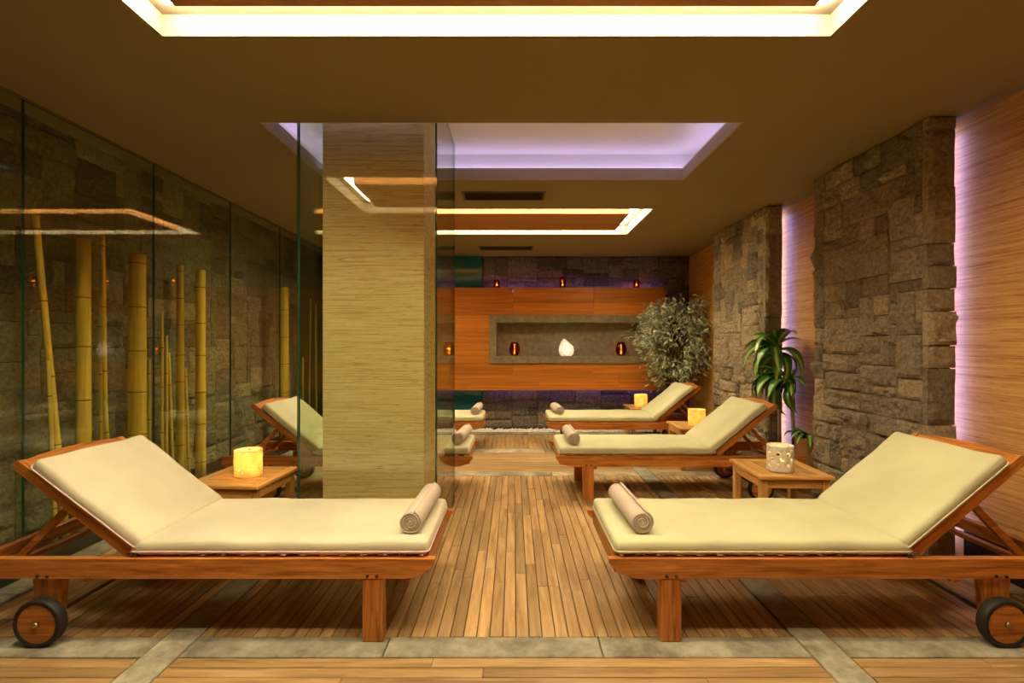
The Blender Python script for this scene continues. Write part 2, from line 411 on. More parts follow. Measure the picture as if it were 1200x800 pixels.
# ------------------------------------------------------------------ ceiling with three recessed coves
COVES = [(.98, 1.98, 'warm'), (2.73, 3.70, 'lilac'), (4.48, 5.53, 'warm')]
CX0, CX1, LIP = -1.44, 1.30, .09
g = G(); ys = [-2.4]
for c0, c1, _ in COVES: ys += [c0, c1]
ys.append(7.0)
for a, b_ in zip(ys[::2], ys[1::2]): g.box(-2.62, 2.62, a, b_, H, H + LIP)
for c0, c1, _ in COVES: g.box(-2.62, CX0, c0, c1, H, H + LIP); g.box(CX1, 2.62, c0, c1, H, H + LIP)
g.box(-3.2, -2.60, -2.4, 7.0, 3.12, 3.2).box(-2.66, -2.62, -2.4, 7.0, H, 3.12)      # the garden shaft rises above the room
struct(g.obj('ceiling', 'ceiling_paint'))
names = ['warm-lit ceiling cove with floating wood panel over the two front loungers',
         'lilac-lit recessed ceiling cove around the top of the glass box', 'warm-lit ceiling cove with orange wood panel between the two ceiling vents']
for (c0, c1, kind), lb in zip(COVES, names):
    t = thing('ceiling_cove', lb, 'ceiling light', ((CX0 + CX1) / 2, (c0 + c1) / 2, H))
    hx, hy = (CX1 - CX0) / 2, (c1 - c0) / 2
    B, top = (.14, .25) if kind == 'lilac' else (.06, .115)
    T_ = .012
    g = G()                                             # lip lining, standing on the edge of the opening
    for s_ in (-1, 1):
        g.box(min(s_ * hx, s_ * (hx - T_)), max(s_ * hx, s_ * (hx - T_)), -hy, hy, .002, LIP)
        g.box(-hx + T_, hx - T_, min(s_ * hy, s_ * (hy - T_)), max(s_ * hy, s_ * (hy - T_)), .002, LIP)
    g.obj('lip', 'lip_paint' if kind == 'lilac' else 'lip_cream', t)
    g = G()
    g.box(-hx - B, hx + B, -hy - B, hy + B, top, top + .02)
    for s_ in (-1, 1):
        g.box(s_ * (hx + B) - .01, s_ * (hx + B) + .01, -hy - B, hy + B, LIP, top)
        g.box(-hx - B, hx + B, s_ * (hy + B) - .01, s_ * (hy + B) + .01, LIP, top)
    g.obj('recess', 'cove_white', t)
    for s_ in (-1, 1):
        for ax in (0, 1):
            if kind == 'lilac':                         # strip lying on the ledge behind the lip, shining up
                a = G(); z = LIP + .012
                if ax: a.box(-hx - .05, hx + .05, s_ * (hy + .085) - .015, s_ * (hy + .085) + .015, z - .01, z)
                else: a.box(s_ * (hx + .085) - .015, s_ * (hx + .085) + .015, -hy, hy, z - .01, z)
                a.obj('led_strip', 'led_lilac', t)
            else:                                       # strip on the cavity roof over the gap, shining down
                a = G(); z = top - .002
                if ax: a.box(-hx + .055, hx - .055, s_ * (hy - .115) - .06, s_ * (hy - .115) + .06, z - .010, z)
                else: a.box(s_ * (hx - .115) - .06, s_ * (hx - .115) + .06, -hy + .177, hy - .177, z - .010, z)
                a.obj('led_strip', 'led_warm', t)
    if kind == 'warm':
        G().box(-hx + .18, hx - .18, -hy + .18, hy - .18, .006, .075).obj('centre_panel', 'cove_wood', t)
        for sx_ in (-.8, .8): G().box(sx_ - .01, sx_ + .01, -.01, .01, .075, top).obj('hanger', 'cove_white', t)
# vents
def vent(x0, x1, y0, y1, lb):
    t = thing('ceiling_vent', lb, 'vent', ((x0 + x1) / 2, (y0 + y1) / 2, H), 0, 'ceiling vents'); hx, hy = (x1 - x0) / 2, (y1 - y0) / 2
    g = G(); b_ = .02
    g.box(-hx - b_, hx + b_, -hy - b_, -hy, -.006, 0).box(-hx - b_, hx + b_, hy, hy + b_, -.006, 0)
    g.box(-hx - b_, -hx, -hy, hy, -.006, 0).box(hx, hx + b_, -hy, hy, -.006, 0); g.obj('vent_frame', 'vent_frame', t)
    G().box(-hx, hx, -hy, hy, -.0015, 0).obj('backing', 'core_dark', t)
    k = 7
    for i in range(k):
        y = -hy + 2 * hy * (i + .5) / k; G().box(-hx, hx, y - .004, y + .004, -.006, -.0015).obj('slat', 'vent_dark', t)
vent(-.41, .245, 3.985, 4.18, 'slotted air vent in the ceiling between the lilac cove and the wood-panelled cove')
vent(-.43, .23, 6.2, 6.40, 'slotted air vent in the ceiling close to the back stone wall')

# ------------------------------------------------------------------ stone cladding
def pack(nw, nh, wr, hr):
    occ = [[0] * nw for _ in range(nh)]; out = []
    for j in range(nh):
        for i in range(nw):
            if occ[j][i]: continue
            w_ = rng.choice(wr); h_ = rng.choice(hr); k = 0
            while k < w_ and i + k < nw and not occ[j][i + k]: k += 1
            w_ = k; h_ = min(h_, nh - j)
            if i + w_ < nw and nw - i - w_ == 1: pass
            for a in range(h_):
                for q in range(w_): occ[j + a][i + q] = 1
            out.append((i, j, w_, h_))
    return out
def stone(w_, h_, d, res, amp, mat, seed):
    g_ = .0022; nu = max(3, min(14, round(w_ / res))); nv = max(3, min(10, round(h_ / res)))
    r0 = random.Random(seed); off = Vector((r0.uniform(0, 90), r0.uniform(0, 90), r0.uniform(0, 90)))
    base = d + r0.uniform(-.006, .010); tx, tz = r0.uniform(-.06, .06), r0.uniform(-.08, .08)
    v = []; f = []
    for j in range(nv + 1):
        for i in range(nu + 1):
            u = g_ + (w_ - 2 * g_) * i / nu; z = g_ + (h_ - 2 * g_) * j / nv
            edge = i in (0, nu) or j in (0, nv)
            p = Vector((u * 7, z * 9, 0)) + off
            n_ = noise.noise(p) * .9 + (abs(noise.noise(p * 2.3)) - .25) * .9
            if edge: hgt = base - .012 + .25 * amp * n_
            else:
                jx = r0.uniform(-.25, .25) * w_ / nu; jz = r0.uniform(-.25, .25) * h_ / nv
                u += jx; z += jz
                hgt = base + amp * n_ + (u - w_ / 2) * tx + (z - h_ / 2) * tz
            v.append((u, -hgt, z))
    n1 = nu + 1
    for j in range(nv):
        for i in range(nu):
            a, b_, c, e = j * n1 + i, j * n1 + i + 1, (j + 1) * n1 + i + 1, (j + 1) * n1 + i
            f += [(a, b_, c), (a, c, e)] if (i + j) % 2 else [(a, b_, e), (b_, c, e)]
    ring = [i for i in range(n1)] + [j * n1 + nu for j in range(1, nv + 1)] + [nv * n1 + i for i in range(nu - 1, -1, -1)] + [j * n1 for j in range(nv - 1, 0, -1)]
    k = len(v)
    for i in ring: v.append((v[i][0], 0, v[i][2]))
    for i in range(len(ring)):
        i2 = (i + 1) % len(ring); f.append((ring[i], k + i, k + i2, ring[i2]))
    return mesh('stone', v, f, mat)
def clad(parent, origin, rz, width, height, unit, wr, hr, d, res, amp, mat, keep=None, z0=0.0):
    nw = max(1, round(width / unit)); nh = round(height / unit); ux, uz = width / nw, height / nh; c = 0
    for (i, j, a, b_) in pack(nw, nh, wr, hr):
        if keep and not keep(i * ux, z0 + j * uz, a * ux, b_ * uz): continue
        me = stone(a * ux, b_ * uz, d, res, amp, mat, rng.random())
        o_ = Vector(origin) + Matrix.Rotation(rz, 3, 'Z') @ Vector((i * ux, 0, z0 + j * uz))
        link('stone', me, parent, o_, (0, 0, rz)); c += 1
    return c
def pillar(y0, y1, lb, unit):
    t = thing('stone_pillar', lb, 'pillar', (2.36, (y0 + y1) / 2, 0)); inv = Vector(t.location)
    xf, xb, d = 2.32, 2.43, .045
    G().box(xf - inv.x, xb - inv.x, y0 + .045 - inv.y, y1 - .03 - inv.y, 0, H - .001).obj('core', 'core_dark', t)
    clad(t, Vector((xf, y1 - .005, 0)) - inv, R(-90), y1 - y0 - .055, H - .004, unit, (2, 3, 3, 4, 5, 6, 7), (1, 2, 2, 2, 3, 4), d, .019, .036, 'pillar_stone')
    clad(t, Vector((xf - d, y0 + .046, 0)) - inv, 0, .155, H - .004, unit, (3, 4, 9), (2, 3, 4, 5), d, .022, .022, 'pillar_stone')
    # light strip hidden in the gap between the pillar's back and the wall
    xs, ya, yb = xb - inv.x + .002, y0 + .11 - inv.y, y0 + .14 - inv.y
    G().add([(xs, ya, .1), (xs, yb, .1), (xs, yb, H - .05), (xs, ya, H - .05)], [(0, 1, 2, 3)]).obj('led_strip', 'led_pillar', t)
    return t
pillar(2.65, 3.69, 'split-face grey stone pillar beside the front lounger backrest', .062)
pillar(4.37, 5.53, 'split-face grey stone pillar behind the broad-leaved plant', .062)

# ------------------------------------------------------------------ walls
struct(G().box(2.50, 2.60, -2.4, 7.0, -.02, H + .2).obj('wall_right', 'wall_veneer'))
g = G()
for a, b_ in ((-2.3, 2.66), (3.70, 4.36), (5.55, 6.8)): g.box(2.47, 2.50, a, b_, -.008, .20, 0, .004)
struct(g.obj('baseboard_right', 'dark_base'))
struct(G().box(-3.2, 2.62, -2.5, -2.4, -.02, 3.2).obj('wall_rear', 'rear_paint'))
wl = struct(G().box(-3.20, -3.10, -2.4, 7.0, -.02, 3.14).obj('wall_left', 'core_dark'))
n_left = clad(wl, (-3.10, 2.05, 0), R(90), 4.85, 3.1, .083, (2, 3, 3, 4, 5, 6, 7), (1, 2, 2, 3, 4), .045, .026, .034, 'garden_stone')
clad(wl, (-3.10, -.9, 0), R(90), 2.95, 3.1, .14, (2, 3, 4), (1, 2, 2), .045, .06, .020, 'garden_stone')
wb = struct(G().box(-3.2, 2.62, 6.92, 7.02, -.02, 3.2).obj('wall_back', 'core_dark'))
clad(wb, (-.445, 6.92, 0), 0, 2.945, H - .004, .06, (3, 4, 4, 5, 6, 7), (2, 2, 3, 3, 4), .04, .03, .016, 'back_stone', lambda x, z, a, b_: z + b_ > 1.85 or z < .75)
tag(G().add(*cbox(-2.5, -.45, 6.87, 6.915, .0, H - .003, .004)).obj('teal_glass_panel', 'teal_lacquer'), 'glossy dark teal glass panel on the back wall beside the stone', 'wall panel')

# wooden panel with the stone niche
t = thing('wood_wall_panel', 'orange-brown horizontal board panel with a long stone niche on the back wall', 'wall panel', (-.05, 6.74, .562))
PX0, PX1, PZ0, PZ1, PY0, PY1 = -2.2, 2.10, .562, 1.98, 6.68, 6.80
NX0, NX1, NZ0, NZ1 = -.337, 1.83, .934, 1.596
inv = Vector(t.location)
rows = [(PZ0, .775), (.775, NZ0), (NZ0, 1.155), (1.155, 1.375), (1.375, NZ1), (NZ1, 1.775), (1.775, PZ1)]
for k, (za, zb) in enumerate(rows):
    cuts = [PX0, -1.15, -.01, 1.1, PX1] if k in (1, 5, 6) else ([PX0, -1.45, .35, 1.45, PX1] if k == 0 else None)
    segs = list(zip(cuts, cuts[1:])) if cuts else [(PX0, -1.3), (-1.3, NX0), (NX1, PX1)]
    for a, b_ in segs:
        G().add(*cbox(a + .001 - inv.x, b_ - .001 - inv.x, PY0 + rng.uniform(-.001, .001) - inv.y, PY1 - inv.y, za + .001 - inv.z, zb - .001 - inv.z, .0015)).obj('board', 'panel_wood', t)
fw = .10; fy0, fy1 = PY0 - .025 - inv.y, 6.845 - inv.y
def fb(x0, x1, z0, z1, ya=fy0, yb=fy1, nm='niche_frame'): return G().add(*cbox(x0 - inv.x, x1 - inv.x, ya, yb, z0 - inv.z, z1 - inv.z, .003)).obj(nm, 'niche_stone', t)
fb(NX0, NX1, NZ1 - fw, NZ1); fb(NX0, NX1, NZ0, NZ0 + fw); fb(NX0, NX0 + fw, NZ0 + fw, NZ1 - fw); fb(NX1 - fw, NX1, NZ0 + fw, NZ1 - fw)
fb(NX0 + .01, NX1 - .01, NZ0 + .01, NZ1 - .01, fy1, fy1 + .012, 'niche_back')
for z in (PZ1 - .05, PZ0 + .03): G().box(-.40 - inv.x, PX1 - .05 - inv.x, .061, .072, z - inv.z, z + .02 - inv.z).obj('led_strip', 'led_panel', t)
for x in (-1.9, 1.9): G().box(x - .03 - inv.x, x + .03 - inv.x, .06, .129, .5, .56).obj('bracket', 'core_dark', t)

# ------------------------------------------------------------------ bamboo-clad column in its glass box
cx, cy = -.8415, 3.105
colm = tag(G().add(*cbox(-.3045, .3045, -.205, .205, 0, H + .249, .003)).obj('column', 'column_veneer', None, (cx, cy, 0)), 'square column clad in straw-coloured bamboo veneer inside a glass box', 'column')
def pane(x0, x1, y0, y1, z0, z1, parent):
    me = G().box(x0, x1, y0, y1, z0, z1).mesh('pane', ['glass', 'glass_edge'])
    thin = 0 if abs(x1 - x0) < abs(y1 - y0) else 1
    for p in me.polygons: p.material_index = 0 if abs(p.normal[thin]) > .5 else 1
    return link('pane', me, parent)
gb = thing('glass_enclosure', 'clear greenish glass box around the bamboo-clad column', 'glass enclosure', (-.849, 3.225, 0))
bx0, bx1, by0, by1, tk = -1.254 + .849, -.444 + .849, 2.80 - 3.225, 3.65 - 3.225, .012
pane(bx0, bx1, by0, by0 + tk, .004, H + .248, gb); pane(bx0, bx0 + tk, by0 + tk + .002, by1 - tk - .002, .004, H + .248, gb)
pane(bx1 - tk, bx1, by0 + tk + .002, by1 - tk - .002, .004, H + .248, gb); pane(bx0, bx1, by1 - tk, by1, .004, H + .248, gb)
gw = thing('glass_partition', 'row of tall clear glass panes in front of the bamboo garden', 'glass wall', (-2.49, 2.3, 0))
ysj = [-2.36, -1.4, -.25, .655, 1.555, 2.455, 3.345, 4.25, 5.15, 6.05, 6.88]
for a, b_ in zip(ysj, ysj[1:]): pane(-.006, .006, a + .0015 - 2.3, b_ - .0015 - 2.3, .016, H - .011, gw)
G().box(-.012, .012, -4.6, 4.55, H - .010, H - .001).obj('top_channel', 'channel_metal', gw)
# garden bed behind the glass
o = tag(G().box(-3.035, -2.51, -2.3, 6.85, -.021, .012).obj('garden_bed', 'soil'), 'dark soil bed between the glass panes and the stone wall', 'soil')

def bamboo_pole(x, y, h, r, lb, lean=0.0, leany=0.0, seg=.30, group=None, mat='bamboo'):
    g = G(); z = 0.0; n = 14 if r > .02 else 8; pts = []; rad = []; tap = .88
    k = 0; s0 = rng.uniform(.4, 1) * seg; nodes_ = []
    zz = s0
    while zz < h - .05: nodes_.append(zz); zz += seg * rng.uniform(.9, 1.12)
    zs = [(0, 1)]
    for q in nodes_: zs += [(q - .02, 1), (q - .006, 1.05), (q, .97), (q + .006, 1.05), (q + .02, 1)]
    zs.append((h, 1))
    P = lambda z_: (lean * z_ / h, leany * z_ / h, z_)
    g.tube([P(z_) for z_, _ in zs], [r * m_ * (1 - (1 - tap) * z_ / h) for z_, m_ in zs], n, 0)
    for q in nodes_: g.tube([P(q - .003), P(q + .003)], r * (1 - (1 - tap) * q / h) * 1.035, n, 1, cap=False)
    o_ = g.obj('bamboo_pole', [mat, 'bamboo_ring'], None, (x, y, .012), smooth=True)
    for p in o_.data.polygons:
        if len(p.vertices) > 4: p.use_smooth = False
    return tag(o_, lb, 'bamboo', group)
GX = -2.78
def gp(px, x=GX): return -x * F / (602 - px)          # depth of a pole whose base stands at garden x
def top_h(py, y): return CAMH + (403 - py) * y / F
for px, pyt, wpx, lb in ((98, 282, 15, 'thick golden bamboo pole with crisp dark rings, next to a leaning cane'), (161, 300, 19, 'thickest golden bamboo pole standing alone behind the glass'),
                         (235, 318, 11.5, 'thick golden bamboo pole just beside a slimmer one of near equal height'), (333, 338, 11, 'short thick bamboo pole standing near the glass box'),
                         (211, 312, 8.5, 'medium bamboo pole paired with the thick one at its side')):
    y = gp(px); bamboo_pole(GX, y, top_h(pyt, y), wpx * y / F / 2, lb, seg=.31 if wpx > 10 else .24)
bamboo_pole(-2.72, gp(78, -2.72), top_h(262, gp(78, -2.72)), .018, 'tall thin bamboo cane leaning against the stone wall', lean=-.05, leany=-.14, seg=.4)
bamboo_pole(-2.80, gp(125, -2.8), top_h(278, gp(125, -2.8)), .014, 'tall straight thin bamboo cane between the two thickest poles', lean=-.0, leany=-.03, seg=.4)
cane_sets = [(None, 'short slender bamboo cane leaning beside the tall leaning cane', ((66, 424, -.05),)),
             (None, 'slender bamboo cane of middle height close to the tall straight thin one', ((118, 320, 0),)),
             (None, 'short slanting bamboo cane between the two thickest poles', ((131, 470, -.05),)),
             ('canes beside the thickest pole', 'slender bamboo cane between the thickest pole and the medium pole', ((175, 423, 0), (190, 367, 0), (195, 395, 0), (203, 415, -.05))),
             ('canes between the paired poles', 'slender bamboo cane in the narrow gap between the paired poles', ((216, 432, 0), (222, 432, -.05))),
             ('canes beyond the glass box', 'slender bamboo cane standing beyond the short thick pole, past the glass box', ((349, 345, 0), (362, 350, .06), (371, 358, -.04), (355, 420, .0)))]
for grp, lb, canes in cane_sets:
    for px, pyt, lean in canes:
        x = GX + rng.uniform(-.1, .14); y = gp(px, x)
        bamboo_pole(x, y, top_h(pyt, y), rng.uniform(.009, .013), lb, 0, lean, .33, grp, 'thin_bamboo')

# ------------------------------------------------------------------ sun loungers
TH_ = R(39)
def cushion_disp(amp, seed):
    off = Vector((seed, seed * 2.1, 0))
    def d(p): return Vector((0, 0, noise.noise(p * 5 + off) * amp + noise.noise(p * 17 + off) * amp * .35)) + Vector((noise.noise(p * 9 + off), noise.noise(p * 8 - off), 0)) * amp * .5
    return d
rail_poly = [(0, .336), (0, .322), (.012, .305), (.05, .275), (.10, .259), (.13, .257), (1.90, .257), (1.93, .27), (1.93, .336)]
LP = {}
LP['side_rail'] = G().prism(rail_poly, -.016, .016).mesh('side_rail', 'teak_x')
LP['foot_leg'] = G().box(.21, .292, -.030, .030, 0, .256, 0, .004).mesh('leg', 'teak_z')
LP['wheel_leg'] = G().prism([(1.52, .256), (1.63, .256), (1.615, .06), (1.54, .06)], -.022, .022).mesh('leg', 'teak_z')
v, f = lathe([(.0001, .018), (.076, .018), (.076, -.018), (.0001, -.018)], 28); LP['disc'] = mesh('wheel', v, f, 'teak_x')
v, f = lathe([(.076, .016), (.078, .021), (.090, .021), (.094, .016), (.094, -.016), (.090, -.021), (.078, -.021), (.076, -.016), (.076, .016)], 28); LP['tyre'] = mesh('tyre', v, f, 'rubber', True)
v, f = lathe([(.0001, .031), (.008, .029), (.011, .025), (.011, .018), (.0001, .018)], 12); LP['hub'] = mesh('hub_bolt', v, f, 'bolt_metal', True)
v, f = lathe([(.0001, .006), (.006, .0045), (.007, 0), (.0001, 0)], 10); LP['bolt'] = mesh('bolt', v, f, 'bolt_dark', True)
LP['slat'] = G().box(-.024, .024, -.26, .26, -.008, .008, 0, .002).mesh('slat', 'teak_y')
SL = .62
LP['stile'] = G().prism([(-.03, -.028), (SL - .015, -.022), (SL, -.010), (SL, .006), (SL - .01, .016), (.03, .022), (-.03, .012)], -.015, .015).mesh('stile', 'teak_x')
g = G(); n = 12; pts = [( .022 * (1 - ((i / n) * 2 - 1) ** 2), -.245 + .49 * i / n) for i in range(n + 1)]
vv = []; ff = []
for a, y in pts: vv += [(SL - .07, y, -.012), (SL - .07, y, .012), (SL - .012 + a, y, .012), (SL - .012 + a, y, -.012)]
for i in range(n):
    for j in range(4): ff.append((i * 4 + j, i * 4 + (j + 1) % 4, i * 4 + 4 + (j + 1) % 4, i * 4 + 4 + j))
ff += [(0, 1, 2, 3), (n * 4 + 3, n * 4 + 2, n * 4 + 1, n * 4)]
LP['crest'] = mesh('crest_rail', vv, ff, 'teak_y')
ST, BT, CW = .062, .058, .565
LP['seat'] = {}; LP['back'] = {}
for c in ('cushion_green', 'cushion_cream'):
    v, f = rbox(1.215, CW, ST, .024, (24, 12, 2), cushion_disp(.005, 3.0)); LP['seat'][c] = mesh('seat_cushion', v, f, c, True)
    v, f = rbox(.555, CW, BT, .024, (14, 14, 2), cushion_disp(.008, 8.0)); LP['back'][c] = mesh('back_cushion', v, f, c, True)
def rect_loop(lx, ly, r, z, k=4):
    p = []
    for cx_, cy_, a0 in ((lx / 2 - r, ly / 2 - r, 0), (-lx / 2 + r, ly / 2 - r, 90), (-lx / 2 + r, -ly / 2 + r, 180), (lx / 2 - r, -ly / 2 + r, 270)):
        for i in range(k + 1): a = R(a0 + 90 * i / k); p.append((cx_ + r * math.cos(a), cy_ + r * math.sin(a), z))
    return p
LP['zip'] = {c: (G().tube(rect_loop(1.217, CW + .003, .025, -.012), .0032, 6, close=True).mesh('piping', c, True), G().tube(rect_loop(.557, CW + .003, .025, -.012), .0032, 6, close=True).mesh('piping', c, True)) for c in ('zip_pink', 'piping_cream')}
g = G(); g.tube([(0, 0, 0), (.012, -.004, .014), (.026, -.006, .006), (.004, -.002, .0)], .0028, 6); g.tube([(0, 0, 0), (-.014, -.004, .012), (-.022, -.006, -.004), (0, -.003, 0)], .0028, 6); g.tube([(0, -.002, 0), (.006, -.008, -.014)], .0025, 6)
LP['tie'] = g.mesh('tie', 'tie_dark', True)
def lounger(x, y, flip, lb, cush='cushion_green', zc='piping_cream', ang=39.0, rz=0.0):
    t = thing('sun_lounger', lb, 'sun lounger', (x, y, 0), (math.pi if flip else 0) + rz, 'teak sun loungers')
    for s_ in (-1, 1):
        link('side_rail', LP['side_rail'], t, (0, s_ * .284, 0))
        link('leg', LP['foot_leg'], t, (0, s_ * .268, 0)); link('leg', LP['wheel_leg'], t, (0, s_ * .262, 0))
        wh = link('wheel', LP['disc'], t, (1.565, s_ * .318, .094), (R(90) if s_ < 0 else R(-90), 0, 0))
        link('tyre', LP['tyre'], wh); link('hub_bolt', LP['hub'], wh)
        for bx in (.232, .270, 1.555, 1.595): link('bolt', LP['bolt'], t, (bx, s_ * .300, .268), (R(90) if s_ < 0 else R(-90), 0, 0))
    G_foot = LP.setdefault('foot', G().box(.028, .052, -.268, .268, .268, .338, 0, .003).mesh('foot_rail', 'teak_y'))
    link('foot_rail', G_foot, t)
    link('head_rail', LP.setdefault('head', G().box(1.88, 1.91, -.268, .268, .265, .325, 0, .003).mesh('head_rail', 'teak_y')), t)
    link('axle', LP.setdefault('axle', G().tube([(1.565, -.29, .094), (1.565, .29, .094)], .008, 8).mesh('axle', 'bolt_dark')), t)
    for bx in (.30, 1.41): link('cross_bar', LP.setdefault('cross', G().box(-.018, .018, -.285, .285, .236, .257, 0, .002).mesh('cross_bar', 'teak_y')), t, (bx, 0, 0))
    for i in range(14): link('slat', LP['slat'], t, (.10 + i * .0835, 0, .322))
    a = R(ang); px, pz = 1.235, .338
    M_ = lambda d, n_=0: (px + d * math.cos(a) - n_ * math.sin(a), 0, pz + d * math.sin(a) + n_ * math.cos(a))
    for s_ in (-1, 1):
        p = M_(0); link('stile', LP['stile'], t, (p[0], s_ * .250, p[2]), (0, -a, 0))
    for i in range(6): link('slat', LP.setdefault('bslat', G().box(-.022, .022, -.236, .236, -.007, .007, 0, .002).mesh('slat', 'teak_y')), t, M_(.07 + i * .08, .008), (0, -a, 0))
    link('crest_rail', LP['crest'], t, M_(0), (0, -a, 0))
    # prop that holds the backrest up, standing in the notched lower frame
    q = M_(.36, -.03)
    pm = G().prism([(q[0] - .012, q[2]), (q[0] + .012, q[2] + .012), (1.80, .290), (1.775, .275)], -.012, .012).mesh('prop', 'teak_x')
    for s_ in (-1, 1): link('prop', pm, t, (0, s_ * .19, 0))
    link('prop_bar', LP.setdefault('pbar', G().box(-.014, .014, -.268, .268, .268, .290, 0, .002).mesh('prop_bar', 'teak_y')), t, (1.785, 0, 0))
    sc = link('seat_cushion', LP['seat'][cush], t, (.028 + 1.215 / 2, 0, .337 + ST / 2 + .002)); link('piping', LP['zip'][zc][0], sc)
    bc = link('back_cushion', LP['back'][cush], t, M_(.555 / 2 - .004, .022 + BT / 2), (0, -a, 0)); link('piping', LP['zip'][zc][1], bc)
    for s_ in (-1, 1): link('tie', LP['tie'], t, (1.228, s_ * (CW / 2 + .004), .345))
    return t
YL = [2.244, 4.02, 5.63]
XF, XFL = .383, -.318
lounger(XF, YL[0], False, 'teak sun lounger with green cushion in front of the table with the white perforated lantern', ang=40)
lounger(.325, YL[1], False, 'teak sun lounger with green cushion between the white perforated lantern and an orange glowing one', ang=39)
lounger(.356, YL[2], False, 'teak sun lounger with green cushion standing below the olive tree', ang=39)
lounger(XFL, YL[0], True, 'teak sun lounger with cream cushion and pinkish zip beside the bamboo garden glass', 'cushion_cream', 'zip_pink', 37.5)
lounger(-.316, YL[1], True, 'teak sun lounger standing right behind the glass box, its head end near the bamboo', ang=39)
lounger(-.316, YL[2], True, 'teak sun lounger in front of the teal panel, mostly hidden by the column', ang=39)

# rolled towels
def towel_mesh():
    turns, n = 4.2, 84; r1, r0, L_ = .052, .006, .43; th = .0082
    P = []
    for i in range(n + 1):
        t_ = i / n; a = 2 * math.pi * turns * (1 - t_); rr = r1 - (r1 - r0) * t_
        P.append((a, rr))
    v = []; f = []; ny = 10
    for j in range(ny + 1):
        y = -L_ / 2 + L_ * j / ny
        for i, (a, rr) in enumerate(P):
            wob = 1 + .035 * noise.noise(Vector((math.cos(a) * 1.5, math.sin(a) * 1.5, j * .5)))
            e = (noise.noise(Vector((rr * 90, a * .3, 4.0))) * .006 if j in (0, ny) else 0)
            for r_ in (rr, rr - th): v.append((math.cos(a) * r_ * wob, y + e, math.sin(a) * r_ * wob * .97))
    m_ = 2 * (n + 1)
    for j in range(ny):
        for i in range(n):
            a = j * m_ + 2 * i; b_ = a + 2; c = a + m_; d = c + 2
            f += [(a, c, d, b_), (a + 1, b_ + 1, d + 1, c + 1)]
        a = j * m_; f.append((a, a + 1, a + m_ + 1, a + m_)); a = j * m_ + 2 * n; f.append((a, a + m_, a + m_ + 1, a + 1))
    for j in (0, ny):
        for i in range(n):
            a = j * m_ + 2 * i; q = (a, a + 2, a + 3, a + 1); f.append(q if j == 0 else q[::-1])
    return mesh('rolled_towel', v, f, 'terry', True)
tm = towel_mesh()
def towel(x, y, rz, lb):
    return tag(link('rolled_towel', tm, None, (x, y, .4545), (0, 0, rz)), lb, 'towel', 'rolled towels on the loungers')
towel(.53, 2.235, R(2), 'beige rolled towel on the green lounger before the white perforated lantern')
towel(.47, 4.02, R(1), 'beige rolled towel on the lounger between white and orange lanterns')
towel(.50, 5.63, R(5), 'beige rolled towel on the lounger below the olive tree')
towel(-.425, 2.235, R(-2), 'beige rolled towel on the cream lounger with the pinkish zip')
towel(-.43, 4.02, R(-5), 'beige rolled towel on the lounger just behind the glass box')
towel(-.43, 5.63, R(-3), 'beige rolled towel on the lounger in front of the teal panel')

# ------------------------------------------------------------------ side tables
TT, TW = .40, .225
def side_table(x, y, rz, lb):
    t = thing('side_table', lb, 'side table', (x, y, 0), rz, 'teak side tables'); W = TW
    for s_ in (-1, 1): link('end_board', LP.setdefault('tend', G().box(-W, W, -.0275, .0275, TT - .02, TT, 0, .003).mesh('end_board', 'table_teak_x')), t, (0, s_ * (W - .0275), 0))
    k = 7; wv = 2 * W / k
    for i in range(k): link('slat', LP.setdefault('tsl', G().box(-wv / 2 + .003, wv / 2 - .003, -W + .057, W - .057, TT - .019, TT - .001, 0, .002).mesh('slat', 'table_teak_y')), t, (-W + wv * (i + .5), 0, 0))
    a = W - .018
    for s_ in (-1, 1):
        link('apron', LP.setdefault('tapx', G().box(-a + .042, a - .042, -.009, .009, TT - .078, TT - .021, 0, .002).mesh('apron', 'table_teak_x')), t, (0, s_ * (a - .012), 0))
        link('apron', LP.setdefault('tapy', G().box(-.009, .009, -a + .042, a - .042, TT - .078, TT - .021, 0, .002).mesh('apron', 'table_teak_y')), t, (s_ * (a - .012), 0, 0))
        for q in (-1, 1): link('leg', LP.setdefault('tleg', G().box(-.021, .021, -.021, .021, 0, TT - .021, 0, .003).mesh('leg', 'table_teak_z')), t, (s_ * (a - .021), q * (a - .021), 0))
    return t
side_table(1.72, 3.145, R(-2), 'slatted teak side table holding the white perforated lantern')
side_table(1.80, 4.79, R(-2), 'slatted teak side table with orange lantern, in front of the stone pillar')
side_table(1.675, 6.21, R(-1), 'slatted teak side table with orange lantern by the back wall')
side_table(-1.645, 2.955, R(86), 'slatted teak side table with yellow dotted lantern beside the glass box')

